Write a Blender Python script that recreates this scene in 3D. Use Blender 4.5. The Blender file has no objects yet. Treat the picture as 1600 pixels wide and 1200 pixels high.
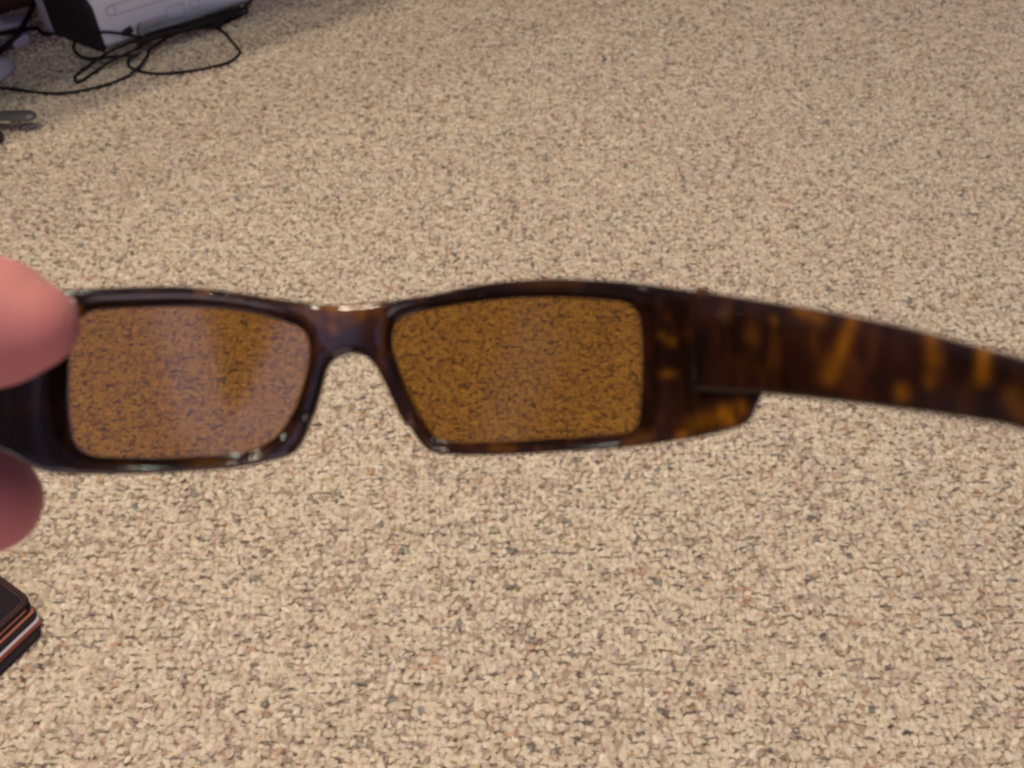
import bpy, bmesh, math, random
import numpy as np
from mathutils import Vector, Matrix, noise as mnoise

rng = np.random.default_rng(7)
random.seed(7)
sc = bpy.context.scene
COL = sc.collection

# ------------------------------------------------------------------ camera
CAM_H = 0.85
PITCH = math.radians(49.0)
F = 1570.0                      # focal length in photo pixels (1600 wide)
cam_data = bpy.data.cameras.new("camera")
cam = bpy.data.objects.new("camera", cam_data)
COL.objects.link(cam)
cam.location = (0, 0, CAM_H)
cam.rotation_euler = (math.radians(90) - PITCH, 0, 0)
cam_data.sensor_width = 36.0
cam_data.lens = F / 1600 * 36.0
cam_data.clip_start = 0.01
cam_data.clip_end = 100
cam_data.dof.use_dof = True
cam_data.dof.focus_distance = 0.52
cam_data.dof.aperture_fstop = 16.0
sc.camera = cam
RIGHT = Vector((1, 0, 0))
FWD = Vector((0, math.cos(PITCH), -math.sin(PITCH)))
UP = Vector((0, math.sin(PITCH), math.cos(PITCH)))
CAMROT = Matrix((RIGHT, UP, -FWD)).transposed().to_4x4()

# ------------------------------------------------------------------ light
world = bpy.data.worlds.new("World")
sc.world = world
world.use_nodes = True
bg = world.node_tree.nodes["Background"]
bg.inputs[0].default_value = (0.50, 0.45, 0.64, 1)
bg.inputs[1].default_value = 0.28
sc.view_settings.view_transform = 'Standard'
sc.view_settings.look = 'None'
sc.view_settings.exposure = 0.0
sc.view_settings.gamma = 1.0
sc.cycles.filter_width = 1.9
sc.cycles.max_bounces = 8
sc.cycles.transparent_max_bounces = 16
sc.cycles.caustics_reflective = False
sc.cycles.caustics_refractive = False


def area(name, loc, target, sx, sy, power, color, roll=0.0):
    l = bpy.data.lights.new(name, 'AREA')
    l.shape = 'RECTANGLE'
    l.size, l.size_y = sx, sy
    l.energy = power
    l.color = color
    o = bpy.data.objects.new(name, l)
    COL.objects.link(o)
    o.location = loc
    q = (Vector(target) - Vector(loc)).to_track_quat('-Z', 'Y')
    o.rotation_euler = (q.to_matrix().to_4x4() @ Matrix.Rotation(roll, 4, 'Z')).to_euler()
    return o


# three warm ceiling lamps over the far side of the room
LAMPS = ((-0.52, 0.44), (-0.36, 0.58), (-0.40, 0.32))
for k, (lx, ly) in enumerate(LAMPS):
    area("ceiling_lamp", (lx, ly, 2.40), (lx * .5, ly - .3, 0.0), 0.08, 0.08, 9.7, (1.0, 0.82, 0.63))


def aimed_light(name, az, el, dist, sx, sy, rad, color, roll=0.0):
    """an added light set round the glasses and aimed at them; rad = radiance"""
    a, e = math.radians(az), math.radians(el)
    d = Vector((math.sin(a) * math.cos(e), math.cos(a) * math.cos(e), math.sin(e)))
    c = Vector((-0.03, 0.15, 0.70))
    area(name, c + d * dist, c, sx, sy, rad * math.pi * sx * sy, color, roll)


# added cool lights, shaped to draw the haze reflected in the lenses
HAZE_TINT = (0.62, 0.60, 1.0)


def haze_quad(a0, e0, a1, e1, h, rad, color):
    """an added area light whose lower edge runs between two bearings (az, el) seen from the glasses"""
    c = Vector((-0.03, 0.15, 0.70))
    def d(a, e):
        a, e = math.radians(a), math.radians(e)
        return Vector((math.sin(a) * math.cos(e), math.cos(a) * math.cos(e), math.sin(e))) * 2.6
    p0, p1 = d(a0, e0), d(a1, e1)
    x = p1 - p0
    w = x.length
    x.normalize()
    z = (p0 + p1) / 2
    z = (z - x * z.dot(x)).normalized()
    y = z.cross(x)
    if y.z < 0: y = -y; x = -x
    l = bpy.data.lights.new("lens_haze_light", 'AREA')
    l.shape = 'RECTANGLE'; l.size = w; l.size_y = h
    l.energy = rad * math.pi * w * h; l.color = color
    o = bpy.data.objects.new("lens_haze_light", l); COL.objects.link(o)
    m = Matrix((x, y, z)).transposed().to_4x4()
    o.matrix_world = Matrix.Translation(c + (p0 + p1) / 2 + y * h / 2) @ m


haze_quad(149.5, 35.5, 158.0, 35.5, 0.70, 1.15, HAZE_TINT)
haze_quad(151.5, 50.5, 164.0, 50.5, 0.42, 1.10, HAZE_TINT)
haze_quad(162.0, 51.5, 182.0, 36.5, 0.62, 1.20, HAZE_TINT)
haze_quad(132.0, 32.0, 148.8, 32.0, 1.20, 0.42, HAZE_TINT)
haze_quad(-132.0, 30.0, -124.0, 30.0, 0.80, 0.22, HAZE_TINT)
# broad pinkish fill, added to lift the fingers and frame
aimed_light("fill_light", 172, -2, 2.6, 1.7, 1.2, 3.3, (1.0, 0.76, 0.78))
# small unseen lights added to put pinpoint glints on the glossy frame
aimed_light("glint_light", 0, 77, 1.7, 0.04, 0.04, 1300, (1.0, 1.0, 0.82))
aimed_light("glint_light", 50, 70, 1.8, 0.04, 0.04, 900, (0.92, 1.0, 0.80))
aimed_light("glint_light", -75, 44, 1.9, 0.045, 0.045, 650, (1.0, 1.0, 0.86))

# ------------------------------------------------------------------ helpers


def ray(px, py):
    u = (px - 800) / F
    v = (600 - py) / F
    return RIGHT * u + UP * v + FWD


def G(px, py, z=0.0):
    """point of the plane at height z that stands at this place"""
    r = ray(px, py)
    t = (CAM_H - z) / -r.z
    return Vector((0, 0, CAM_H)) + r * t


def link(name, me, mat=None, parent=None, loc=None):
    o = bpy.data.objects.new(name, me)
    COL.objects.link(o)
    if mat is not None:
        me.materials.append(mat)
    if parent is not None:
        o.parent = parent
    if loc is not None:
        o.location = loc
    return o


def tag(o, label=None, cat=None, group=None, kind=None):
    if label: o["label"] = label
    if cat: o["category"] = cat
    if group: o["group"] = group
    if kind: o["kind"] = kind
    return o


def empty(name, loc=(0, 0, 0), rot=None):
    o = bpy.data.objects.new(name, None)
    COL.objects.link(o)
    o.empty_display_size = 0.02
    if rot is not None:
        o.matrix_world = Matrix.Translation(loc) @ rot
    else:
        o.location = loc
    return o


def mesh(name, verts, faces, smooth=True):
    me = bpy.data.meshes.new(name)
    verts = np.asarray(verts, dtype=np.float32)
    faces = np.asarray(faces, dtype=np.int32)
    n = faces.shape[1]
    me.vertices.add(len(verts))
    me.vertices.foreach_set("co", verts.ravel())
    me.loops.add(faces.size)
    me.loops.foreach_set("vertex_index", faces.ravel())
    me.polygons.add(len(faces))
    me.polygons.foreach_set("loop_start", np.arange(0, faces.size, n, dtype=np.int32))
    me.polygons.foreach_set("use_smooth", np.full(len(faces), smooth))
    me.update(calc_edges=True)
    return me


def bm_mesh(name, bm, smooth=False):
    me = bpy.data.meshes.new(name)
    bmesh.ops.recalc_face_normals(bm, faces=bm.faces)
    bm.to_mesh(me)
    bm.free()
    for p in me.polygons:
        p.use_smooth = smooth
    return me


def smooth_path(pts, n=8, closed=False):
    """Catmull-Rom through pts"""
    P = [np.array(p, dtype=float) for p in pts]
    out = []
    m = len(P)
    rngi = range(m) if closed else range(m - 1)
    for i in rngi:
        if closed:
            a, b, c, d = P[(i - 1) % m], P[i], P[(i + 1) % m], P[(i + 2) % m]
        else:
            a = P[max(i - 1, 0)]; b = P[i]; c = P[i + 1]; d = P[min(i + 2, m - 1)]
        for k in range(n):
            t = k / n
            out.append(0.5 * ((2 * b) + (-a + c) * t + (2 * a - 5 * b + 4 * c - d) * t * t + (-a + 3 * b - 3 * c + d) * t ** 3))
    if not closed:
        out.append(P[-1])
    return np.array(out)


def tube(name, path, r, seg=10):
    path = np.asarray(path, float)
    n = len(path)
    tang = np.gradient(path, axis=0)
    tang /= np.linalg.norm(tang, axis=1)[:, None] + 1e-12
    up = np.array([0, 0, 1.0])
    if abs(tang[0] @ up) > 0.95: up = np.array([1.0, 0, 0])
    nrm = np.cross(tang[0], up); nrm /= np.linalg.norm(nrm)
    V = []
    rr = np.full(n, r) if np.isscalar(r) else np.asarray(r)
    for i in range(n):
        nrm = nrm - tang[i] * (nrm @ tang[i]); nrm /= np.linalg.norm(nrm)
        b = np.cross(tang[i], nrm)
        for k in range(seg):
            a = 2 * math.pi * k / seg
            V.append(path[i] + rr[i] * (math.cos(a) * nrm + math.sin(a) * b))
    Fc = []
    for i in range(n - 1):
        for k in range(seg):
            Fc.append((i * seg + k, i * seg + (k + 1) % seg, (i + 1) * seg + (k + 1) % seg, (i + 1) * seg + k))
    V.append(path[0]); V.append(path[-1])
    for k in range(seg):
        Fc.append((n * seg, (k + 1) % seg, k, k))
        Fc.append((n * seg + 1, (n - 1) * seg + k, (n - 1) * seg + (k + 1) % seg, (n - 1) * seg + (k + 1) % seg))
    me = bpy.data.meshes.new(name)
    Fc = [tuple(dict.fromkeys(f)) for f in Fc]
    me.from_pydata([tuple(v) for v in V], [], Fc)
    for p in me.polygons: p.use_smooth = True
    return me


def poly_sdf(P, X, Y):
    """signed distance to closed polygon P (N,2) on flat arrays"""
    d = np.full(X.shape, 1e9)
    inside = np.zeros(X.shape, bool)
    n = len(P)
    for i in range(n):
        a = P[i]; b = P[(i + 1) % n]
        e = b - a
        L = e @ e
        if L < 1e-12: continue
        wx, wy = X - a[0], Y - a[1]
        t = np.clip((wx * e[0] + wy * e[1]) / L, 0, 1)
        dx, dy = wx - t * e[0], wy - t * e[1]
        d = np.minimum(d, dx * dx + dy * dy)
        c = ((a[1] > Y) != (b[1] > Y))
        if e[1] != 0:
            xi = a[0] + (Y - a[1]) / e[1] * e[0]
            inside ^= c & (X < xi)
    d = np.sqrt(d)
    return np.where(inside, -d, d)


def surface_nets(S, org, step):
    nx, ny, nz = S.shape
    neg = S < 0
    c = [neg[i:nx - 1 + i, j:ny - 1 + j, k:nz - 1 + k] for i in (0, 1) for j in (0, 1) for k in (0, 1)]
    s = sum(x.astype(np.int8) for x in c)
    act = (s > 0) & (s < 8)
    ids = np.full(act.shape, -1, np.int64)
    I, J, K = np.nonzero(act)
    ids[I, J, K] = np.arange(len(I))
    acc = np.zeros((len(I), 3)); cnt = np.zeros(len(I))
    corners = [(i, j, k) for i in (0, 1) for j in (0, 1) for k in (0, 1)]
    for a in corners:
        for ax in range(3):
            if a[ax] == 1: continue
            b = list(a); b[ax] = 1
            va = S[I + a[0], J + a[1], K + a[2]]
            vb = S[I + b[0], J + b[1], K + b[2]]
            m = (va < 0) != (vb < 0)
            t = np.where(m, va / np.where(m, va - vb, 1), 0)
            p = np.array(a, float)[None, :].repeat(len(I), 0)
            p[:, ax] += t
            acc[m] += p[m]; cnt[m] += 1
    V = (np.stack([I, J, K], 1) + acc / cnt[:, None]) * step + np.array(org)
    faces = []
    for ax in range(3):
        A = [slice(1, -1)] * 3; B = [slice(1, -1)] * 3
        A[ax] = slice(0, -1); B[ax] = slice(1, None)
        na, nb = neg[tuple(A)], neg[tuple(B)]
        diff = na != nb
        ii = np.stack(np.nonzero(diff), 1)
        flip = nb[diff]
        g = ii.copy()
        o1, o2 = [a for a in range(3) if a != ax]
        g[:, o1] += 1; g[:, o2] += 1     # grid node index
        def cell(d1, d2):
            q = g.copy(); q[:, o1] += d1; q[:, o2] += d2
            return ids[q[:, 0], q[:, 1], q[:, 2]]
        quad = np.stack([cell(-1, -1), cell(0, -1), cell(0, 0), cell(-1, 0)], 1)
        if ax == 1: flip = ~flip
        quad[flip] = quad[flip][:, ::-1]
        faces.append(quad)
    Fq = np.concatenate(faces)
    Fq = Fq[(Fq >= 0).all(1)]
    return V, Fq


def smin(a, b, k):
    h = np.clip(0.5 + 0.5 * (b - a) / k, 0, 1)
    return b * (1 - h) + a * h - k * h * (1 - h)


def nodes(mat):
    nt = mat.node_tree
    return nt, nt.nodes, nt.links, nt.nodes["Principled BSDF"]


def simple(name, col, rough=0.5, spec=0.5, metal=0.0, bump=0.0, bscale=800, var=0.0):
    m = bpy.data.materials.new(name)
    m.use_nodes = True
    nt, N, L, b = nodes(m)
    b.inputs["Base Color"].default_value = (*col, 1)
    b.inputs["Roughness"].default_value = rough
    b.inputs["Specular IOR Level"].default_value = spec
    b.inputs["Metallic"].default_value = metal
    tc = N.new("ShaderNodeTexCoord")
    nz = N.new("ShaderNodeTexNoise"); nz.inputs["Scale"].default_value = bscale
    nz.inputs["Detail"].default_value = 3
    L.new(tc.outputs["Object"], nz.inputs["Vector"])
    if var > 0:
        mx = N.new("ShaderNodeMix"); mx.data_type = 'RGBA'
        mx.inputs["A"].default_value = (*[c * (1 - var) for c in col], 1)
        mx.inputs["B"].default_value = (*[min(1, c * (1 + var)) for c in col], 1)
        n2 = N.new("ShaderNodeTexNoise"); n2.inputs["Scale"].default_value = bscale * 0.15
        L.new(tc.outputs["Object"], n2.inputs["Vector"])
        L.new(n2.outputs["Fac"], mx.inputs["Factor"])
        L.new(mx.outputs["Result"], b.inputs["Base Color"])
    if bump > 0:
        bp = N.new("ShaderNodeBump"); bp.inputs["Strength"].default_value = 0.5
        bp.inputs["Distance"].default_value = bump
        L.new(nz.outputs["Fac"], bp.inputs["Height"])
        L.new(bp.outputs["Normal"], b.inputs["Normal"])
    return m


# ------------------------------------------------------------------ carpet
def carpet_material(attr):
    m = bpy.data.materials.new("carpet_yarn")
    m.use_nodes = True
    nt, N, L, b = nodes(m)
    b.inputs["Roughness"].default_value = 0.9
    b.inputs["Specular IOR Level"].default_value = 0.15
    tc = N.new("ShaderNodeTexCoord")
    base = N.new("ShaderNodeAttribute"); base.attribute_name = "yarn"
    if not attr:
        base = N.new("ShaderNodeRGB"); base.outputs[0].default_value = (0.42, 0.32, 0.25, 1)  # backing coloured darker to stand for shade in the gaps between loops
    # heathered flecks of darker, greener and rustier fibre
    cur = base.outputs["Color"] if attr else base.outputs[0]
    for scale, lo, hi, col, amt in ((105, .52, .72, (0.48, 0.34, 0.25, 1), .45), (150, .60, .69, (0.13, 0.10, 0.085, 1), .78), (95, .68, .76, (0.50, 0.26, 0.14, 1), .6),
                                    (110, .67, .76, (0.11, 0.105, 0.08, 1), .65), (80, .70, .76, (.45, .30, .06, 1), .45)):
        nz = N.new("ShaderNodeTexNoise"); nz.inputs["Scale"].default_value = scale
        nz.inputs["Detail"].default_value = 0.8
        mp = N.new("ShaderNodeMapping"); mp.inputs["Location"].default_value = (scale * .37, lo * 9, hi * 7); mp.inputs["Scale"].default_value = (.62, 1.5, 1.0)
        L.new(tc.outputs["Object"], mp.inputs["Vector"]); L.new(mp.outputs["Vector"], nz.inputs["Vector"])
        rp = N.new("ShaderNodeMapRange"); rp.inputs["From Min"].default_value = lo; rp.inputs["From Max"].default_value = hi
        rp.inputs["To Max"].default_value = amt
        L.new(nz.outputs["Fac"], rp.inputs["Value"])
        mx = N.new("ShaderNodeMix"); mx.data_type = 'RGBA'
        L.new(rp.outputs["Result"], mx.inputs["Factor"])
        L.new(cur, mx.inputs["A"]); mx.inputs["B"].default_value = col
        cur = mx.outputs["Result"]
    L.new(cur, b.inputs["Base Color"])
    f = N.new("ShaderNodeTexNoise"); f.inputs["Scale"].default_value = 900; f.inputs["Detail"].default_value = 3
    L.new(tc.outputs["Object"], f.inputs["Vector"])
    bp = N.new("ShaderNodeBump"); bp.inputs["Strength"].default_value = 0.7; bp.inputs["Distance"].default_value = 0.0008
    L.new(f.outputs["Fac"], bp.inputs["Height"]); L.new(bp.outputs["Normal"], b.inputs["Normal"])
    return m


PILE = 0.0037


def build_carpet():
    me = mesh("carpet", [(-3, -1.5, 0), (3, -1.5, 0), (3, 4, 0), (-3, 4, 0)], [(0, 1, 2, 3)], False)
    c = link("carpet", me, carpet_material(False))
    c.location.z = 0.0
    tag(c, kind="structure")
    # loops on a jittered, slightly wandering grid of rows
    S = 0.0058
    ys = np.arange(0.20, 1.95, S * 1.08)
    pts = []
    for j, y in enumerate(ys):
        hw = 0.30 + y * 0.47 + 0.10
        if y < 0.55: hw += 0.05
        xs = np.arange(-hw, hw, S)
        x = xs + (0.5 * S if j % 2 else 0)
        pts.append(np.stack([x, np.full(len(x), y)], 1))
    P = np.concatenate(pts)
    P += rng.normal(0, S * 0.22, P.shape)
    a = P[:, 0] * 25; b_ = P[:, 1] * 25
    P[:, 0] += 0.003 * np.sin(b_ * 1.7 + 2 * np.sin(a * .8)); P[:, 1] += 0.003 * np.sin(a * 1.3 + 1.5 * np.sin(b_))
    n = len(P)
    # dome template: rings
    def dome(seg, rings):
        V = []
        for r in range(rings):
            t = r / rings
            ang = t * math.pi / 2
            # slightly bulging sides
            rad = math.cos(ang) ** 0.8
            z = math.sin(ang)
            for k in range(seg):
                th = 2 * math.pi * (k + 0.5 * (r % 2)) / seg
                V.append((rad * math.cos(th), rad * math.sin(th), z))
        V.append((0, 0, 1.0))
        Fc = []
        for r in range(rings - 1):
            for k in range(seg):
                p, q = r * seg + k, r * seg + (k + 1) % seg
                s_, t_ = (r + 1) * seg + k, (r + 1) * seg + (k + 1) % seg
                if r % 2 == 0: Fc += [(p, q, s_), (q, t_, s_)]
                else: Fc += [(p, q, t_), (p, t_, s_)]
        for k in range(seg):
            Fc.append(((rings - 1) * seg + k, (rings - 1) * seg + (k + 1) % seg, rings * seg))
        return np.array(V), np.array(Fc)
    near = P[:, 1] < 1.05
    VV, FF, CC = [], [], []
    base = 0
    for mask, seg, rings in ((near, 8, 3), (~near, 7, 2)):
        T, TF = dome(seg, rings)
        Q = P[mask]; m = len(Q)
        sx = S * rng.uniform(0.66, 1.05, m); sy = S * rng.uniform(0.50, 0.66, m)
        sz = PILE * rng.uniform(0.75, 1.2, m)
        rot = math.pi / 2 + rng.normal(0, 0.75, m)
        lum = 1 + rng.normal(0, 0.17, (m, len(T), 1))        # lumpy, knotty loops
        V = T[None] * lum * np.stack([sx, sy, sz], 1)[:, None, :]
        V[:, :seg, 2] = -0.0005
        # lean
        lean = rng.normal(0, 0.28, (m, 2))
        V[:, :, 0] += V[:, :, 2] * lean[:, :1]; V[:, :, 1] += V[:, :, 2] * lean[:, 1:]
        c_, s_ = np.cos(rot)[:, None], np.sin(rot)[:, None]
        X = V[:, :, 0] * c_ - V[:, :, 1] * s_ + Q[:, 0, None]
        Y = V[:, :, 0] * s_ + V[:, :, 1] * c_ + Q[:, 1, None]
        V = np.stack([X, Y, V[:, :, 2]], 2).reshape(-1, 3)
        Fc = (TF[None] + (np.arange(m) * len(T))[:, None, None]).reshape(-1, 3) + base
        # yarn colours
        pal = np.array([(.77, .66, .50), (.74, .62, .47), (.81, .70, .55), (.70, .57, .45), (.61, .48, .38),
                        (.42, .34, .27), (.30, .29, .25), (.62, .42, .28), (.60, .50, .44)])
        pr = np.array([.30, .27, .24, .09, .04, .012, .006, .004, .018]); pr /= pr.sum()
        k = rng.choice(len(pal), m, p=pr)
        col = pal[k] * (1 + rng.normal(0, .06, (m, 1)))
        col = np.repeat(col, len(T), 0)
        VV.append(V); FF.append(Fc); CC.append(col); base += len(V)
    V = np.concatenate(VV); Fc = np.concatenate(FF); C = np.concatenate(CC)
    me = mesh("carpet_pile", V, Fc)
    at = me.color_attributes.new("yarn", 'FLOAT_COLOR', 'POINT')
    at.data.foreach_set("color", np.concatenate([C, np.ones((len(C), 1))], 1).astype(np.float32).ravel())
    o = link("carpet_pile", me, carpet_material(True))
    tag(o, "cream berber carpet loops flecked with brown, grey and rust", "carpet", kind="stuff")
    print("tufts", n, "tris", len(Fc))


build_carpet()

# ------------------------------------------------------------------ glasses
D0 = 0.220
X0 = (548 - 800) / F * D0
Y0 = (600 - 590) / F * D0
GROOT_LOC = Vector((0, 0, CAM_H)) + RIGHT * X0 + UP * Y0 + FWD * D0
glasses = empty("sunglasses", GROOT_LOC, CAMROT)
tag(glasses, "tortoiseshell wraparound sunglasses with brown lenses held up above the carpet", "sunglasses")
R1, R2 = 0.100, 0.16
XK = 0.060
SL = 1.75


def wrap(x, y=0.0):
    """height of the front towards the wearer"""
    ax = np.abs(x)
    t = np.clip(ax - XK, 0, None)
    s0 = XK / R1
    L1 = 0.012
    k = (SL - s0) / (2 * L1)
    base = np.where(ax < XK, ax ** 2 / (2 * R1), XK ** 2 / (2 * R1) + s0 * t + k * np.minimum(t, L1) ** 2 + 2 * k * L1 * np.clip(t - L1, 0, None))
    return base + np.asarray(y) ** 2 / (2 * R2)


def loc_xy(px, py):
    u, v = (px - 800) / F, (600 - py) / F
    lo, hi = -0.2, 0.2
    y = v * D0 - Y0
    for _ in range(60):
        m = 0.5 * (lo + hi)
        d = D0 - float(wrap(m, y))
        y = v * d - Y0
        if m + X0 - u * d > 0: hi = m
        else: lo = m
    return (m, y)


def to_px(V):
    d = D0 - V[:, 2]
    return 800 + F * (V[:, 0] + X0) / d, 600 - F * (V[:, 1] + Y0) / d


outer_px = [(-50, 600), (-52, 520), (-40, 472), (0, 463), (55, 458), (106, 454), (200, 449), (262, 448), (312, 450), (369, 457), (425, 466), (462, 471), (500, 476),
            (537, 477), (575, 474), (612, 470.5), (656, 464), (694, 457), (731, 449), (769, 443), (806, 439), (862, 436), (937, 438.5),
            (994, 443), (1040, 449), (1078, 455), (1088, 462), (1089, 530), (1089, 598), (1098, 603), (1140, 607), (1187, 611), (1181, 636), (1166, 661),
            (1127, 675), (1087, 684), (1047, 690), (1007, 696), (960, 701), (862, 707), (787, 711), (712, 711), (678, 707), (658, 693),
            (637, 660), (619, 626), (603, 592), (587, 569), (570, 557), (552, 553), (534, 556.5), (519, 567), (509, 584), (504, 606),
            (492, 645), (481, 676), (470, 697), (455, 711), (425, 720), (387, 728), (350, 733), (275, 738), (200, 741), (125, 741), (71, 736), (25, 713), (-20, 690), (-45, 660)]
lensR_px = [(613, 540), (614, 515), (622, 500), (640, 491), (675, 483), (731, 474), (787, 467), (844, 464.5), (900, 465.5), (950, 469), (978, 473),
            (994, 484), (1001, 500), (1004, 530), (1004, 580), (1002, 625), (999, 655), (992, 670), (975, 677), (937, 680), (862, 685), (787, 690),
            (731, 691), (700, 690), (682, 683), (668, 667), (652, 640), (636, 605), (621, 565)]
lensL_px = [(131, 491), (150, 485), (200, 482), (275, 480), (331, 482), (387, 489), (432, 500), (462, 510), (477, 524), (481, 548), (477, 580), (466, 618),
            (451, 652), (434, 677), (410, 695), (380, 706), (312, 713), (237, 715), (162, 714), (132, 708), (115, 693), (107, 660), (104, 610), (106, 550), (113, 510)]
def conv(pxs, n=5):
    return smooth_path([loc_xy(*p) for p in pxs], n, True)
PO, PR, PL = conv(outer_px, 4), conv(lensR_px), conv(lensL_px)


def tortoise():
    m = bpy.data.materials.new("tortoiseshell")
    m.use_nodes = True
    nt, N, L, b = nodes(m)
    tc = N.new("ShaderNodeTexCoord")
    mp = N.new("ShaderNodeMapping"); mp.inputs["Scale"].default_value = (1, 0.55, 0.8); mp.inputs["Rotation"].default_value = (0, 0, .35)
    L.new(tc.outputs["Object"], mp.inputs["Vector"])
    n1 = N.new("ShaderNodeTexNoise"); n1.inputs["Scale"].default_value = 110; n1.inputs["Detail"].default_value = 2.5; n1.inputs["Distortion"].default_value = .8
    L.new(mp.outputs["Vector"], n1.inputs["Vector"])
    r1 = N.new("ShaderNodeValToRGB")
    e = r1.color_ramp.elements
    e[0].position = .42; e[0].color = (0.009, 0.0035, 0.002, 1)
    e[1].position = .62; e[1].color = (0.022, 0.007, 0.004, 1)
    x = r1.color_ramp.elements.new(.76); x.color = (0.045, 0.015, 0.004, 1)
    L.new(n1.outputs["Fac"], r1.inputs["Fac"])
    mp2 = N.new("ShaderNodeMapping"); mp2.inputs["Scale"].default_value = (1.0, 0.28, 1.0); mp2.inputs["Rotation"].default_value = (0, 0, -.30)
    L.new(tc.outputs["Object"], mp2.inputs["Vector"])
    n2 = N.new("ShaderNodeTexNoise"); n2.inputs["Scale"].default_value = 210; n2.inputs["Detail"].default_value = 2; n2.inputs["Distortion"].default_value = 1.2
    L.new(mp2.outputs["Vector"], n2.inputs["Vector"])
    mr2 = N.new("ShaderNodeMapRange"); mr2.inputs["From Min"].default_value = .57; mr2.inputs["From Max"].default_value = .78; mr2.inputs["To Max"].default_value = .30
    L.new(n2.outputs["Fac"], mr2.inputs["Value"])
    mx2 = N.new("ShaderNodeMix"); mx2.data_type = 'RGBA'; mx2.inputs["B"].default_value = (0.15, 0.042, 0.005, 1)
    L.new(mr2.outputs["Result"], mx2.inputs["Factor"]); L.new(r1.outputs["Color"], mx2.inputs["A"])
    at = N.new("ShaderNodeAttribute"); at.attribute_name = "amber"
    mx = N.new("ShaderNodeMix"); mx.data_type = 'RGBA'
    mx.inputs["B"].default_value = (0.30, 0.105, 0.004, 1)
    brk = N.new("ShaderNodeMapRange"); brk.inputs["From Min"].default_value = .36; brk.inputs["From Max"].default_value = .60; brk.inputs["To Min"].default_value = .42
    L.new(n2.outputs["Fac"], brk.inputs["Value"])
    ml = N.new("ShaderNodeMath"); ml.operation = 'MULTIPLY'
    L.new(at.outputs["Fac"], ml.inputs[0]); L.new(brk.outputs["Result"], ml.inputs[1])
    L.new(ml.outputs[0], mx.inputs["Factor"]); L.new(mx2.outputs["Result"], mx.inputs["A"])
    L.new(mx.outputs["Result"], b.inputs["Base Color"])
    b.inputs["Roughness"].default_value = 0.10
    b.inputs["Specular IOR Level"].default_value = 0.36
    b.inputs["Coat Weight"].default_value = 0.0
    b.inputs["Coat Roughness"].default_value = 0.05
    return m


TORT = tortoise()


def amber_attr(me, V, spots):
    px, py = to_px(V)
    a = np.zeros(len(V))
    for x0, y0, x1, y1, r, k in spots:
        ex, ey = x1 - x0, y1 - y0
        LL = ex * ex + ey * ey + 1e-6
        t = np.clip(((px - x0) * ex + (py - y0) * ey) / LL, 0, 1)
        d = np.hypot(px - x0 - t * ex, py - y0 - t * ey)
        a = np.maximum(a, k * np.exp(-(d / r) ** 2 * 1.1))
    at = me.attributes.new("amber", 'FLOAT', 'POINT')
    at.data.foreach_set("value", a.astype(np.float32))


def build_front():
    st = 0.00045
    x = np.arange(-0.092, 0.092, st); y = np.arange(-0.026, 0.027, st); z = np.arange(-0.0042, 0.0075, st)
    X2, Y2 = np.meshgrid(x, y, indexing='ij')
    dO = poly_sdf(PO, X2, Y2); dR = poly_sdf(PR, X2, Y2); dL = poly_sdf(PL, X2, Y2)
    dH = np.minimum(dR, dL)
    Z = z[None, None, :]
    # opening widens towards the wearer, and again past the lens towards the outside
    grow = np.clip(Z + 0.0008, 0, None) * 0.42 + np.clip(-Z - 0.0022, 0, None) * 0.8
    d2 = np.maximum(dO[:, :, None] + 0 * Z, -(dH[:, :, None] - grow))
    h, r = 0.0026, 0.0016
    # outer end pieces are thicker
    qx = d2 + r; qz = np.abs(Z) - h + r
    S = np.minimum(np.maximum(qx, qz), 0) + np.sqrt(np.maximum(qx, 0) ** 2 + np.maximum(qz, 0) ** 2) - r
    # nose pads: soft ridges on the wearer's side
    def cap(a, b, ra, rb):
        a = np.array(a); b = np.array(b); e = b - a
        px, py, pz = X2[:, :, None] - a[0], Y2[:, :, None] - a[1], Z - a[2]
        t = np.clip((px * e[0] + py * e[1] + pz * e[2]) / (e @ e), 0, 1)
        return np.sqrt((px - t * e[0]) ** 2 + (py - t * e[1]) ** 2 + (pz - t * e[2]) ** 2) - (ra + (rb - ra) * t)
    for (p, q) in (((503, 556), (481, 640)), ((598, 560), (640, 648))):
        a = loc_xy(*p); b = loc_xy(*q)
        S = smin(S, cap((*a, 0.0012), (*b, 0.0016), 0.0016, 0.0018), 0.0016)
    V, Fq = surface_nets(S, (x[0], y[0], z[0]), st)
    V[:, 2] += wrap(V[:, 0], V[:, 1])
    me = mesh("frame_front", V, Fq)
    amber_attr(me, V, [(1034, 524, 1049, 535, 7, .32), (1036, 585, 1050, 584, 7, .35), (1085, 664, 1110, 655, 16, .38), (1132, 646, 1138, 658, 13, .85),
                       (1158, 628, 1160, 642, 9, .5), (1064, 683, 1070, 680, 9, .8), (990, 696, 1005, 685, 14, .22), (770, 700, 790, 704, 12, .2),
                       (500, 482, 565, 488, 14, .40), (540, 500, 580, 484, 14, .30), (465, 482, 525, 515, 10, .28), (300, 728, 360, 722, 10, .16), (150, 727, 200, 730, 10, .2), (108, 700, 110, 660, 9, .18), (820, 446, 900, 445, 8, .12), (310, 456, 330, 458, 8, .2),
                       (122, 480, 126, 489, 6, .7)])  # last spot paints an orange reflection on the rim beside the thumb
    return link("frame_front", me, TORT, glasses)


front = build_front()


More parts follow.
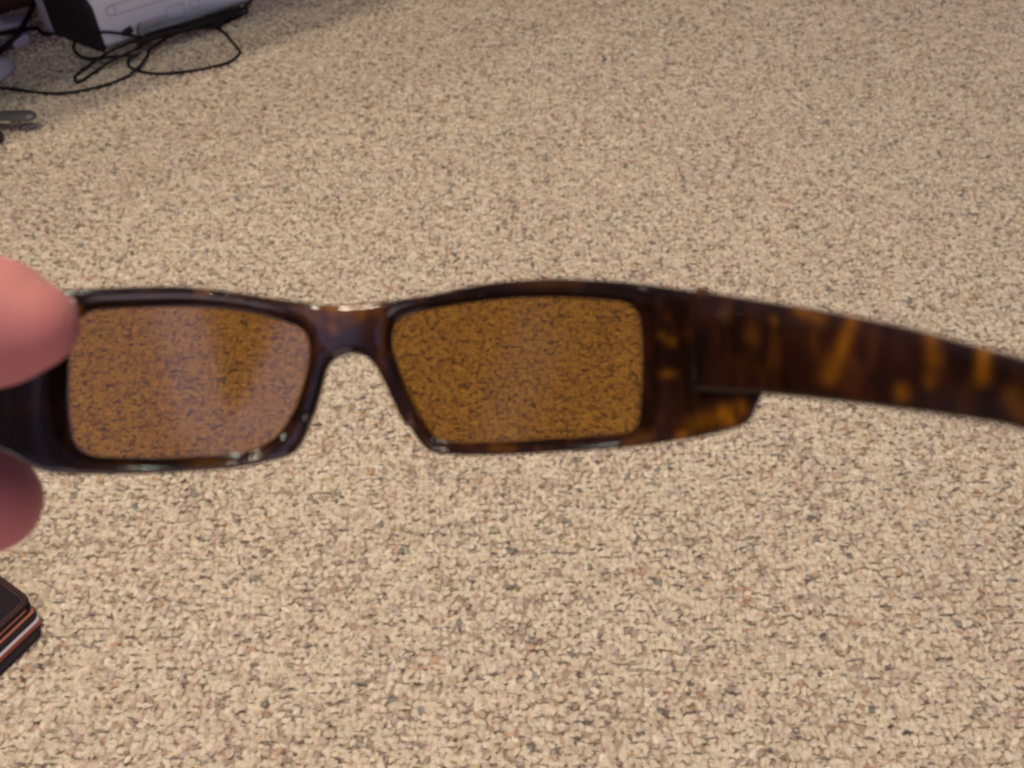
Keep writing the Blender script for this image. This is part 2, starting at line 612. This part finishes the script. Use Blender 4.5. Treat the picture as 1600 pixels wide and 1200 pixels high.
def lens_mat(name, tint):
    m = bpy.data.materials.new(name)
    m.use_nodes = True
    nt = m.node_tree; N = nt.nodes; L = nt.links
    N.remove(N["Principled BSDF"])
    out = N["Material Output"]
    tr = N.new("ShaderNodeBsdfTransparent"); tr.inputs[0].default_value = (*tint, 1)
    gl = N.new("ShaderNodeBsdfGlossy"); gl.inputs["Roughness"].default_value = 0.02; gl.inputs[0].default_value = (1, 1, 1, 1)
    fr = N.new("ShaderNodeFresnel"); fr.inputs["IOR"].default_value = 1.58
    tc = N.new("ShaderNodeTexCoord")
    nz = N.new("ShaderNodeTexNoise"); nz.inputs["Scale"].default_value = 60; nz.inputs["Detail"].default_value = 4
    L.new(tc.outputs["Object"], nz.inputs["Vector"])
    mr = N.new("ShaderNodeMapRange"); mr.inputs["To Min"].default_value = 0.06; mr.inputs["To Max"].default_value = 0.15
    L.new(nz.outputs["Fac"], mr.inputs["Value"]); L.new(mr.outputs["Result"], gl.inputs["Roughness"])
    mx = N.new("ShaderNodeMixShader")
    L.new(fr.outputs[0], mx.inputs[0]); L.new(tr.outputs[0], mx.inputs[1]); L.new(gl.outputs[0], mx.inputs[2])
    L.new(mx.outputs[0], out.inputs["Surface"])
    return m


LENS = lens_mat("brown_lens", (0.61, 0.445, 0.165))


def build_lens(P):
    c = P.mean(0)
    n = len(P)
    seg = np.roll(P, -1, 0) - np.roll(P, 1, 0)
    nr = np.stack([seg[:, 1], -seg[:, 0]], 1); nr /= np.linalg.norm(nr, axis=1)[:, None]
    if ((P - c) * nr).sum() < 0: nr = -nr
    Q = P + nr * 0.0009
    rings = 22
    V, Fc = [], []
    for side, z0 in ((0, -0.0006), (1, -0.0022)):
        base = len(V)
        for r in range(1, rings + 1):
            for q in Q:
                p = c + (q - c) * r / rings
                V.append((p[0], p[1], z0 + float(wrap(p[0], p[1]))))
        V.append((c[0], c[1], z0 + float(wrap(c[0], c[1]))))
        ctr = len(V) - 1
        for k in range(n):
            f = (base + k, base + (k + 1) % n, ctr)
            Fc.append(f if side == 0 else f[::-1])
        for r in range(rings - 1):
            for k in range(n):
                f = (base + r * n + k, base + (r + 1) * n + k, base + (r + 1) * n + (k + 1) % n, base + r * n + (k + 1) % n)
                Fc.append(f if side == 0 else f[::-1])
    b0 = (rings - 1) * n; b1 = b0 + rings * n + 1
    for k in range(n):
        Fc.append((b0 + k, b1 + k, b1 + (k + 1) % n, b0 + (k + 1) % n))
    me = bpy.data.meshes.new("lens")
    me.from_pydata(V, [], Fc)
    bm = bmesh.new(); bm.from_mesh(me); bmesh.ops.recalc_face_normals(bm, faces=bm.faces); bm.to_mesh(me); bm.free()
    for p in me.polygons: p.use_smooth = len(p.vertices) != 4 or True
    return link("lens", me, LENS, glasses)


build_lens(PL)
build_lens(PR)

# temple: a flat tapering arm in its own plane, standing towards the wearer
hx, hy = loc_xy(1096, 530)
HZ = float(wrap(hx, hy)) + 0.0014
ea = np.array([1.0, 0, SL]); ea /= np.linalg.norm(ea)
en = np.array([ea[2], 0, -ea[0]])
HP = np.array([hx, 0.0, HZ])


def plane_ab(px, py):
    u, v = (px - 800) / F, (600 - py) / F
    # camera in local coords
    C = np.array([-X0, -Y0, D0]); r = np.array([u, v, -1.0])
    t = ((HP - C) @ en) / (r @ en)
    p = C + r * t
    return ((p - HP) @ ea, p[1])


def build_temple():
    px = [(1093, 458), (1110, 457), (1167, 466), (1220, 474), (1300, 487), (1400, 507), (1450, 519), (1500, 533), (1550, 546), (1600, 560)]
    pxb = [(1600, 672), (1525, 657), (1450, 646), (1375, 636), (1300, 627), (1247, 621), (1190, 616), (1140, 614), (1106, 611), (1095, 600)]
    top = [plane_ab(*p) for p in px]; bot = [plane_ab(*p) for p in pxb]
    (at, yt), (ab, yb) = top[-1], bot[0]
    ext_t = [(at + .012, yt - .0045), (at + .026, yt - .0105), (at + .038, yt - .019), (at + .048, yt - .029)]
    ext_b = [(at + .044, yt - .0345), (at + .036, yt - .030), (at + .022, yt - .0215), (at + .009, yb - .0035)]
    P = smooth_path(top + ext_t + ext_b + bot, 4, True)
    st = 0.0005
    lo, hi = P.min(0) - .003, P.max(0) + .003
    a = np.arange(lo[0], hi[0], st); b = np.arange(lo[1], hi[1], st); c = np.arange(-0.0035, 0.0035, st)
    A, B = np.meshgrid(a, b, indexing='ij')
    d2 = poly_sdf(P, A, B)[:, :, None]
    Z = c[None, None, :]
    h, r = 0.0018, 0.0010
    # recessed panel line along the upper part and a recess near the hinge
    qx = d2 + r; qz = np.abs(Z) - h + r + 0 * d2
    S = np.minimum(np.maximum(qx, qz), 0) + np.sqrt(np.maximum(qx, 0) ** 2 + np.maximum(qz, 0) ** 2) - r
    V, Fq = surface_nets(S, (a[0], b[0], c[0]), st)
    W = HP[None] + V[:, :1] * ea + V[:, 2:3] * en
    W[:, 1] = V[:, 1]
    spots = [(1297, 592, 1332, 502, 11, .62), (1286, 590, 1300, 560, 13, .35), (1456, 525, 1458, 560, 12, .75), (1455, 565, 1452, 600, 10, .35), (1537, 552, 1538, 592, 12, .65),
             (1245, 484, 1256, 490, 10, .5), (1262, 490, 1285, 500, 12, .4), (1410, 610, 1412, 618, 12, .45), (1170, 523, 1176, 526, 12, .15),
             (1135, 480, 1130, 490, 12, .15), (1160, 565, 1185, 575, 16, .06), (1580, 620, 1600, 650, 18, .3), (1480, 500, 1482, 510, 8, .2),
             (1208, 498, 1210, 502, 8, .3), (1270, 520, 1275, 560, 10, .15), (1330, 560, 1340, 580, 10, .15), (1100, 455, 1085, 456, 7, .3)]
    return W, Fq, spots


TW, TF, tsp = build_temple()
me = mesh("temple_arm", TW, TF)
amber_attr(me, TW, tsp)
t_r = link("temple_arm", me, TORT, glasses)
TL = TW.copy(); TL[:, 0] *= -1
me = mesh("temple_arm", TL, TF[:, ::-1])
amber_attr(me, TW, tsp)
t_l = link("temple_arm", me, TORT, glasses)
# hinges
steel = simple("hinge_steel", (.12, .13, .17), .45, metal=1.0)
for sx in (1, -1):
    bm = bmesh.new()
    for k in range(3):
        bmesh.ops.create_cone(bm, cap_ends=True, segments=14, radius1=.0010, radius2=.0010, depth=.0026,
                              matrix=Matrix.Translation((0, (k - 1) * .0029, 0)) @ Matrix.Rotation(math.pi / 2, 4, 'X'))
    bmesh.ops.create_cone(bm, cap_ends=True, segments=12, radius1=.0005, radius2=.0005, depth=.0098, matrix=Matrix.Rotation(math.pi / 2, 4, 'X'))
    me = bm_mesh("hinge", bm, True)
    hp = loc_xy(1092, 560)
    link("hinge", me, steel, glasses, (sx * (hp[0] - .0003), hp[1], float(wrap(hp[0], hp[1])) + .0016))

# ------------------------------------------------------------------ hand
def build_hand():
    def L(px, py, d):
        return np.array([(px - 800) / F * d, (600 - py) / F * d, -d])       # camera space, metres
    st = 0.0013
    x = np.arange(-0.300, -0.062, st); y = np.arange(-0.125, 0.065, st); z = np.arange(-0.30, -0.135, st)
    X, Y, Z = [a.astype(np.float32) for a in np.meshgrid(x, y, z, indexing='ij')]
    def cap(a, b, ra, rb):
        e = b - a
        px, py, pz = X - a[0], Y - a[1], Z - a[2]
        t = np.clip((px * e[0] + py * e[1] + pz * e[2]) / (e @ e), 0, 1)
        return np.sqrt((px - t * e[0]) ** 2 + (py - t * e[1]) ** 2 + (pz - t * e[2]) ** 2) - (ra + (rb - ra) * t)
    def chain(pts, k=.004):
        S = None
        for (a, ra), (b, rb) in zip(pts[:-1], pts[1:]):
            c = cap(a, b, ra, rb)
            S = c if S is None else smin(S, c, k)
        return S
    v = np.array
    dt = 0.182
    s = dt / F
    th0 = L(58, 509, dt); th1 = L(-5, 504, dt + .001)
    thumb = chain([(th0, 62 * s), (th1, 97 * s), (v([-.128, .010, -.185]), .0108), (v([-.158, -.002, -.190]), .0125), (v([-.195, -.030, -.200]), .017)])
    di = 0.212
    s = di / F
    i0 = L(-22, 783, di); 
    index = chain([(i0, 83 * s), (i0 + v([-.022, .000, -.004]), .0100), (v([-.160, -.012, -.232]), .0098), (v([-.205, -.014, -.238]), .0115)])
    rest = []
    for k, (ty, tz, tx) in enumerate(((-.046, -.222, -.139), (-.066, -.218, -.146), (-.083, -.210, -.156))):
        r = (.0092, .0088, .0078)[k]
        rest.append(chain([(v([tx, ty, tz]), r * .92), (v([tx - .018, ty + .004, tz - .013]), r), (v([tx - .030, ty + .012, tz - .026]), r * 1.05), (v([-.208, -.032 - .016 * k, -.236 + .004 * k]), .0108)]))
    palm = chain([(v([-.210, -.026, -.222]), .017), (v([-.245, -.045, -.214]), .021), (v([-.300, -.075, -.195]), .024)], .01)
    palm = smin(palm, chain([(v([-.208, -.060, -.222]), .014), (v([-.250, -.060, -.208]), .020)]), .012)
    S = palm
    for f in [thumb, index] + rest:
        S = smin(S, f, .006)
    V, Fq = surface_nets(S, (x[0], y[0], z[0]), st)
    me = mesh("hand", V, Fq)
    root = empty("hand", Vector((0, 0, CAM_H)), CAMROT)
    m = bpy.data.materials.new("skin"); m.use_nodes = True
    nt, N, Lk, b = nodes(m)
    tc = N.new("ShaderNodeTexCoord")
    n1 = N.new("ShaderNodeTexNoise"); n1.inputs["Scale"].default_value = 45; n1.inputs["Detail"].default_value = 3
    Lk.new(tc.outputs["Object"], n1.inputs["Vector"])
    mx = N.new("ShaderNodeMix"); mx.data_type = 'RGBA'
    mx.inputs["A"].default_value = (.44, .15, .155, 1); mx.inputs["B"].default_value = (.50, .22, .19, 1)
    Lk.new(n1.outputs["Fac"], mx.inputs["Factor"]); Lk.new(mx.outputs["Result"], b.inputs["Base Color"])
    b.inputs["Roughness"].default_value = .6
    b.inputs["Specular IOR Level"].default_value = .3
    b.inputs["Subsurface Weight"].default_value = 1.0
    b.inputs["Subsurface Radius"].default_value = (.009, .0035, .0025)
    b.inputs["Subsurface Scale"].default_value = 1.0
    n2 = N.new("ShaderNodeTexWave"); n2.inputs["Scale"].default_value = 320; n2.inputs["Distortion"].default_value = 6
    n2.inputs["Detail"].default_value = 2
    Lk.new(tc.outputs["Object"], n2.inputs["Vector"])
    bp = N.new("ShaderNodeBump"); bp.inputs["Distance"].default_value = .00012; bp.inputs["Strength"].default_value = .6
    Lk.new(n2.outputs["Color"], bp.inputs["Height"]); Lk.new(bp.outputs["Normal"], b.inputs["Normal"])
    link("skin", me, m, root)
    tag(root, "bare hand reaching in from the left, pinching the sunglasses between thumb and finger", "hand")
    # nails on the far side of the two gripping digits
    nm = simple("nail", (.72, .45, .40), .25)
    def nail(c, axis, out, w, l, rad):
        axis = axis / np.linalg.norm(axis); out = out - axis * (out @ axis); out /= np.linalg.norm(out)
        side = np.cross(axis, out)
        Vn, Fn = [], []
        for i in range(9):
            for j in range(9):
                a = (i / 8 - .5) * 1.5; q = (j / 8 - .5)
                rr = rad + .0003 - .0006 * (abs(i - 4) / 4) ** 3
                taper = 1 - .25 * max(0, q) * 2
                Vn.append(c + axis * q * l + rr * (math.cos(a * taper * w) * out + math.sin(a * taper * w) * side))
        for i in range(8):
            for j in range(8):
                Fn.append((i * 9 + j, i * 9 + j + 1, i * 9 + j + 10, i * 9 + j + 9))
        mm = mesh("nail", Vn, Fn)
        o = link("nail", mm, nm, root)
        sm = o.modifiers.new("s", 'SOLIDIFY'); sm.thickness = .0005; sm.offset = 0
    nail(th1 + v([.0025, 0, 0]), th0 - th1, v([0, .1, -1]), .8, .013, 93 * dt / F)
    nail(i0 + v([-.003, 0, 0]), v([1., 0, .1]), v([0, -.5, -1]), .8, .011, 81 * di / F)


build_hand()

# ------------------------------------------------------------------ game console
white = simple("console_white", (.70, .75, .82), .35, bump=.00002)
seam = simple("console_seam", (.34, .34, .38), .6)
vent = simple("console_vent_shaded", (.016, .013, .016), .6, bump=.0002, bscale=500)  # near-black colour stands in for the shadow on this side
greyp = simple("console_grey", (.36, .36, .42), .4)
led = simple("grey_print", (.75, .72, .62), .4)
blackrub = simple("cable_rubber", (.009, .007, .008), .6, spec=.3, var=.2)

FZ = 0.004
cF = G(162, 80, FZ); cR = G(380, 8, FZ); cB = G(80, 50, FZ)
ca = (cR - cF); ca.z = 0; ca.normalize()
cb = cB - cF; cb.z = 0
CL, CH = 0.315, 0.084
cn = Vector((ca.y, -ca.x, 0))           # outward from the front face (towards viewer)
console = empty("game_console", cF)
tag(console, "white game console with a vented side coloured shade-dark, lying flat behind a heap of black cable", "game console")


def prism(name, pts2, z0, z1, mat, parent, bev=.002, seg=2):
    bm = bmesh.new()
    vs = [bm.verts.new((p[0], p[1], z0)) for p in pts2]
    f = bm.faces.new(vs)
    r = bmesh.ops.extrude_face_region(bm, geom=[f])
    for v_ in r['geom']:
        if isinstance(v_, bmesh.types.BMVert): v_.co.z = z1
    if bev:
        bmesh.ops.bevel(bm, geom=bm.edges[:], offset=bev, segments=seg, affect='EDGES', profile=.5)
    me = bm_mesh(name, bm)
    o = link(name, me, mat, parent)
    return o


bk = cb.length
cbn = cb.normalized()
c0 = Vector((0, 0, 0)); c1 = ca * CL; c3 = cb; c2 = ca * CL + cb.length * Vector((-ca.y, ca.x, 0)) * .93
# body: front profile with rounded top edge, swept along the front; ends at the side panel
body = prism("body", [c0 + ca * .004, c1, c2, c3 * 1.0 + ca * .012], 0, CH, white, console, .010, 4)
# side panel, vented, shade put into its dark colour, with rounded upper front corner
bm = bmesh.new()
prof = []
Ls = bk * .90
for a in np.linspace(0, math.pi / 2, 7):
    R_ = .020
    prof.append((R_ - R_ * math.sin(a), CH + .001 - R_ + R_ * math.cos(a)))
prof = [(Ls, 0), (Ls, CH + .001)] + prof + [(0, 0.0)]
outn = Vector((cbn.y, -cbn.x, 0))
if outn.dot(ca) > 0: outn = -outn
for off in (0.0, 1.0):
    pass
vs0 = [bm.verts.new(cbn * s_ + Vector((0, 0, z_)) + outn * .003) for s_, z_ in prof]
vs1 = [bm.verts.new(cbn * s_ + Vector((0, 0, z_)) - outn * .006) for s_, z_ in prof]
bm.faces.new(vs0); bm.faces.new(vs1[::-1])
for i in range(len(prof)):
    j = (i + 1) % len(prof)
    bm.faces.new((vs0[i], vs0[j], vs1[j], vs1[i]))
side = link("side_panel", bm_mesh("side_panel", bm), vent, console)
# vent ribs on the side panel
bm = bmesh.new()
for k in range(13):
    s_ = .012 + k * (Ls - .022) / 12
    bmesh.ops.create_cube(bm, size=1, matrix=Matrix.Translation(cbn * s_ + Vector((0, 0, CH * .45)) + outn * .0034) @
                          Matrix.Rotation(math.atan2(cbn.y, cbn.x), 4, 'Z') @ Matrix.Diagonal((.0022, .0016, CH * .62, 1)))
link("vent_rib", bm_mesh("vent_rib", bm), vent, side)["kind"] = "stuff"
# pale rear bezel
q0 = cbn * (Ls + .0005); q1 = cbn * (bk + .006)
prism("rear_bezel", [q0 + outn * .004, q1 + outn * .004, q1 - outn * .008, q0 - outn * .008], 0, CH + .002, greyp, console, .0015, 2)


def fr(s_, z_, out=.0006):
    return ca * s_ + Vector((0, 0, z_)) + cn * out


def front_outline(name, s0, z0, s1, z1, r, w=.0009, mat=seam):
    pts = []
    for (cx, cz, a0) in ((s1 - r, z1 - r, 0), (s0 + r, z1 - r, 90), (s0 + r, z0 + r, 180), (s1 - r, z0 + r, 270)):
        for a in np.linspace(a0, a0 + 90, 7):
            pts.append(fr(cx + r * math.cos(math.radians(a)), cz + r * math.sin(math.radians(a))))
    pts.append(pts[0])
    return link(name, tube(name, [tuple(p) for p in pts], w / 2, 6), mat, console)


front_outline("disc_tray", .022, .050, .205, .066, .0079)
front_outline("eject_button", .0225, .0505, .0375, .0655, .0074)
front_outline("memory_slot", .062, .014, .108, .026, .003)
bm = bmesh.new()
bmesh.ops.create_cube(bm, size=1, matrix=Matrix.Translation(fr(.084, .020, .0003)) @ Matrix.Rotation(math.atan2(ca.y, ca.x), 4, 'Z') @ Matrix.Diagonal((.040, .0008, .008, 1)))
link("slot_cover", bm_mesh("slot_cover", bm), simple("slot_beige", (.62, .56, .54), .4), console)
front_outline("power_button", .152, .020, .168, .036, .0079)
front_outline("port_door", .112, .014, .142, .036, .005)
bm = bmesh.new()
bmesh.ops.create_uvsphere(bm, u_segments=10, v_segments=6, radius=.0018)
link("indicator_light", bm_mesh("indicator_light", bm, True), led, console, fr(.036, .046))

# ------------------------------------------------------------------ cables
CZ = PILE + .0015


def floor_path(pxs, z=CZ, n=7, lift=None):
    pts = []
    for i, p in enumerate(pxs):
        zz = p[2] if len(p) > 2 else z
        pts.append(tuple(G(p[0], p[1], zz)))
    return smooth_path(pts, n)


heap = empty("cable_coil", G(300, 50, 0))
tag(heap, "tangled coil of thin black cable tied in front of the white console", "cable")
hinv = Matrix.Translation(-heap.location)


def strand(pxs, r=.0023, z=CZ, parent=heap, name="strand", mat=blackrub, n=7):
    P = floor_path(pxs, z, n)
    if parent is not None: P = P - np.array(parent.location)
    return link(name, tube(name, P, r), mat, parent)


strand([(322, 38, .014), (337, 43), (350, 51), (362, 64), (371, 75), (375, 81), (371, 88), (358, 97), (338, 103), (310, 109), (270, 114), (240, 115), (215, 110), (203, 104), (200, 97), (204, 90, .011), (216, 86, .011), (192, 87.5, .011), (162, 90, .012), (140, 91.5, .009), (126, 88), (118, 81), (115, 72), (118, 64), (121, 60)])
strand([(300, 44, .016), (270, 55, .016), (250, 66, .014), (232, 79, .012), (231, 86, .011), (222, 99, .010), (210, 111, .010), (192, 123), (168, 132), (126, 142), (90, 146), (54, 144), (18, 139), (0, 137), (-60, 130)])
strand([(300, 38, .02), (262, 50, .02), (222, 61, .016), (190, 72, .012), (172, 80, .014), (150, 94, .010), (130, 109), (119, 118), (117, 124), (122, 128), (133, 123), (150, 111), (165, 101, .010), (180, 92, .014), (210, 78, .014), (236, 63, .016), (290, 48, .016), (330, 40, .014)])
random.seed(3)
for k in range(9):
    o = (k - 4) * 1.15
    z = .012 + .018 * random.random()
    e = random.uniform(-6, 6)
    strand([(216 + random.uniform(-4, 4), 64 + o * .8, z), (250, 52 + o + random.uniform(-1.5, 1.5), z + .003), (290, 41 + o + random.uniform(-1.5, 1.5), z), (325, 31 + o * .9, z), (350 + e, 23 + o * .6 + random.uniform(-2, 2), z * .7), (374 + e * .5, 14 + o * .5, z * .7)], .0026)
strand([(330, 36, .014), (355, 25, .014), (375, 15, .012), (384, 12, .010), (386, 17, .009), (378, 23), (360, 32), (338, 41, .01), (310, 45, .012)])
strand([(320, 34, .014), (350, 25, .014), (375, 16, .012), (383, 10, .012), (390, 3, .012), (402, -10, .012), (430, -40, .012)])
strand([(340, 29, .01), (352, 31, .008), (368, 22, .008), (380, 14, .010)], .0020)
# tie round the coil
tie = simple("cable_tie", (.30, .26, .27), .6)
tp = []
tc_ = np.array(G(221, 57, .018)) - np.array(heap.location)
for a in np.linspace(0, 2 * math.pi, 25):
    tp.append(tc_ + np.array(cn) * .0135 * math.cos(a) + np.array([0, 0, 1]) * .0135 * math.sin(a))
link("tie", tube("tie", tp, .0022, 8), tie, heap)

usb = empty("plug_cable", G(200, 60, 0))
tag(usb, "short black cable ending in a small plug against the console front", "cable")
def on_front(px, py, out=.005):
    """point just off the console's front face"""
    r = ray(px, py)
    o_ = Vector((0, 0, CAM_H))
    t = (cF + cn * out - o_).dot(cn) / r.dot(cn)
    return tuple(o_ + r * t - usb.location)


P = smooth_path([on_front(150, 52, -.004), on_front(158, 51), on_front(172, 51), on_front(192, 53.5), on_front(207, 56.5), on_front(224, 61)], 7)
link("cord", tube("cord", P, .0020), blackrub, usb)
P = smooth_path([on_front(191, 54.5, .006), on_front(197, 50.5, .006), on_front(206, 45.5, .006)], 4)
link("plug", tube("plug", P, np.linspace(.0042, .0052, len(P)), 8), blackrub, usb)

lc = empty("thick_cable", G(20, 60, 0))
tag(lc, "thick black lead slanting down beside the pale adapters at the left edge", "cable")
strand([(62, -20, .03), (52, 10, .02), (42, 30, .014), (30, 50, .024), (14, 68, .016), (-10, 84, .01), (-60, 100, .01)], .0042, parent=lc, name="cord")
lc2 = empty("crossing_cable", G(40, 50, 0))
tag(lc2, "black cable lying flat across the carpet between two pale adapters", "cable")
strand([(-40, 56), (0, 52), (25, 48.5, .012), (45, 45), (58, 44), (66, 52), (75, 54), (90, 50), (110, 40)], .0034, parent=lc2, name="cord")


def rbox(name, c, axis, L_, W_, H_, mat, parent=None, bev=.004):
    bm = bmesh.new()
    ang = math.atan2(axis.y, axis.x)
    bmesh.ops.create_cube(bm, size=1, matrix=Matrix.Translation(Vector((0, 0, H_ / 2))) @ Matrix.Rotation(ang, 4, 'Z') @ Matrix.Diagonal((L_, W_, H_, 1)))
    bmesh.ops.bevel(bm, geom=bm.edges[:], offset=bev, segments=3, affect='EDGES', profile=.5)
    o = link(name, bm_mesh(name, bm, True), mat, parent, c)
    return o


pale = simple("pale_plastic", (.42, .41, .50), .45)
ps = empty("power_strip", G(-2, 47, PILE * .8))
tag(ps, "pale plastic power strip at the left edge, crossed by thick black lead", "power strip")
rbox("housing", (0, 0, 0), G(30, 40) - G(0, 45), .10, .030, .014, pale, ps)
rbox("socket_face", (0, 0, .0135), G(30, 40) - G(0, 45), .026, .020, .002, simple("socket_white", (.5, .49, .56), .4), ps, .0008)
ad = empty("power_adapter", G(33, 70, PILE * .8))
tag(ad, "small pale plug adapter on the carpet below the slanting thick lead", "adapter")
rbox("housing", (0, 0, 0), G(45, 60) - G(22, 72), .030, .020, .016, pale, ad)
rbox("collar", (-.016, -.007, .004), G(45, 60) - G(22, 72), .008, .010, .008, pale, ad, .0015)
# rounded mouse-like pale shell
ms = empty("plastic_shell", G(-4, 118, PILE * .8))
tag(ms, "smooth rounded pale plastic shell cut off by the left edge", "adapter")
bm = bmesh.new()
bmesh.ops.create_uvsphere(bm, u_segments=24, v_segments=14, radius=1)
for v_ in bm.verts:
    if v_.co.z < 0: v_.co.z *= .15
bmesh.ops.transform(bm, matrix=Matrix.Translation((0, 0, .003)) @ Matrix.Rotation(1.2, 4, 'Z') @ Matrix.Diagonal((.036, .021, .022, 1)), verts=bm.verts)
sh = link("shell", bm_mesh("shell", bm, True), pale, ms)

# grey lever at left edge
gl_ = empty("plastic_lever", G(-14, 225, 0))
tag(gl_, "flat rounded dark grey plastic lever reaching in above the carpet", "lever")
gm = simple("lever_grey", (.10, .10, .105), .35)
gp = [G(x, 181, .026) - gl_.location for x in (-70, -20, 0, 12, 24, 36, 46, 53, 57.5)]
wd = [.0085, .0085, .0088, .0096, .0106, .0110, .0104, .0076, .0020]
gp = smooth_path([tuple(p) for p in gp], 5)
wd = np.interp(np.linspace(0, 8, len(gp)), range(9), wd)
bme = tube("blade", gp, wd, 16)
zc = gp[0][2]
for v_ in bme.vertices: v_.co.z = zc + (v_.co.z - zc) * .6
link("blade", bme, gm, gl_)
bm = bmesh.new()
bmesh.ops.create_uvsphere(bm, u_segments=20, v_segments=12, radius=1, matrix=Matrix.Translation((.001, 0, .014)) @ Matrix.Diagonal((.022, .013, .014, 1)))
link("base", bm_mesh("base", bm, True), simple("lever_base", (.02, .018, .02), .4), gl_)

# ------------------------------------------------------------------ wallet
leather = simple("dark_leather", (.013, .006, .010), .65, spec=.25, bump=.0002, bscale=1500, var=.25)
orange = simple("orange_lining", (.36, .11, .065), .6)
stitchm = simple("rust_thread", (.30, .11, .08), .7)
cardm = simple("card_face", (.50, .45, .50), .4)
wz = .0045
A = G(47, 938, .030); B = G(10, 911, .030); C_ = G(17, 978, .030)
wa = (B - A); wa.z = 0; wa.normalize()
wb = Vector((-wa.y, wa.x, 0))
if wb.dot(C_ - A) < 0: wb = -wb
corner = G(52, 938, .030); corner.z = wz
wallet = empty("wallet", corner)
tag(wallet, "dark leather wallet with rust stitching and orange edged cards at the left edge", "wallet")
WL, WW = .118, .092


def rrect(l, w, r, inset=0.0, ox=0.0, oy=0.0, n=6, rr=None):
    pts = []
    for (cx, cy, a0) in ((l - r, w - r, 0), (r, w - r, 90), (r, r, 180), (l - r, r, 270)):
        for a in np.linspace(a0, a0 + 90, n):
            R_ = r - inset
            x_ = cx + R_ * math.cos(math.radians(a)); y_ = cy + R_ * math.sin(math.radians(a))
            pts.append(wa * (x_ + ox) + wb * (y_ + oy))
    return pts


def sheet(name, l, w, r, z0, z1, mat, ox=0, oy=0, parent=wallet, bev=.0006):
    p = rrect(l, w, r, 0, ox, oy)
    return prism(name, p, z0, z1, mat, parent, bev, 2)


sheet("bottom_flap", WL, WW, .012, 0, .0045, leather, -.017, .010)
sheet("card_stack", .086, .054, .004, .0052, .0110, orange, -.0105, .006)
sheet("card", .086, .054, .004, .0112, .0118, cardm, -.0101, .0060)
sheet("lining", WL - .004, WW - .002, .009, .0122, .0162, leather, -.0075, .003)
sheet("card", .086, .056, .004, .0166, .0174, orange, -.0040, .004)
sheet("pocket", WL - .005, WW - .004, .009, .0184, .0216, leather, -.0015, .002)
sheet("card", .086, .056, .004, .0219, .0225, orange, -.0008, .008)
sheet("pocket", WL - .005, WW - .004, .009, .0227, .0238, leather, .002, .002)
top = sheet("top_flap", WL, WW, .010, .0240, .0280, leather)
# two rows of stitches
for inset in (.0022, .0048):
    loop = rrect(WL, WW, .010, inset, n=8)
    loop = [p for p in loop]
    dense = []
    for i in range(len(loop)):
        a_, b_ = loop[i], loop[(i + 1) % len(loop)]
        L_ = (b_ - a_).length
        m_ = max(1, int(L_ / .0005))
        for k in range(m_): dense.append(a_.lerp(b_, k / m_))
    bm = bmesh.new()
    acc = 0
    for i in range(0, len(dense) - 5, 5):
        a_, b_ = dense[i], dense[i + 3]
        d = b_ - a_
        if d.length < 1e-5: continue
        mid = (a_ + b_) / 2 + Vector((0, 0, .02815))
        bmesh.ops.create_icosphere(bm, subdivisions=1, radius=1, matrix=Matrix.Translation(mid) @ Matrix.Rotation(math.atan2(d.y, d.x), 4, 'Z') @ Matrix.Diagonal((.0011, .00038, .0003, 1)))
    link("stitching", bm_mesh("stitching", bm, True), stitchm, top)["kind"] = "stuff"

# ------------------------------------------------------------------ desk
wood = simple("dark_wood", (.055, .022, .017), .5, var=.3, bscale=60)
dk = empty("desk", G(20, 25, 0))
tag(dk, "dark brown desk standing over the white console", "desk")


def board(name, c, ax, L_, W_, H_, z):
    o = rbox(name, (c.x, c.y, z), ax, L_, W_, H_, wood, dk, .003)
    return o


back_out = Vector((-ca.y, ca.x, 0))
board("back_panel", ca * .45 + back_out * .02, ca, 1.5, .02, .72, .002)
# front edge of the top stands over the line where its shade ends on the carpet
lm = Vector((sum(l[0] for l in LAMPS) / 3, sum(l[1] for l in LAMPS) / 3, 2.4))
ge = G(262, 114, 0)
ed = lm.lerp(ge, 1 - .737 / 2.4)
off = (ed - dk.location).dot(back_out)
depth_ = .05 - off
board("desk_top", ca * .45 + back_out * (off + depth_ / 2), ca, 1.9, depth_, .025, .724)
board("side_panel", ca * -.29 + back_out * (-.09), back_out, .38, .02, .715, .004)
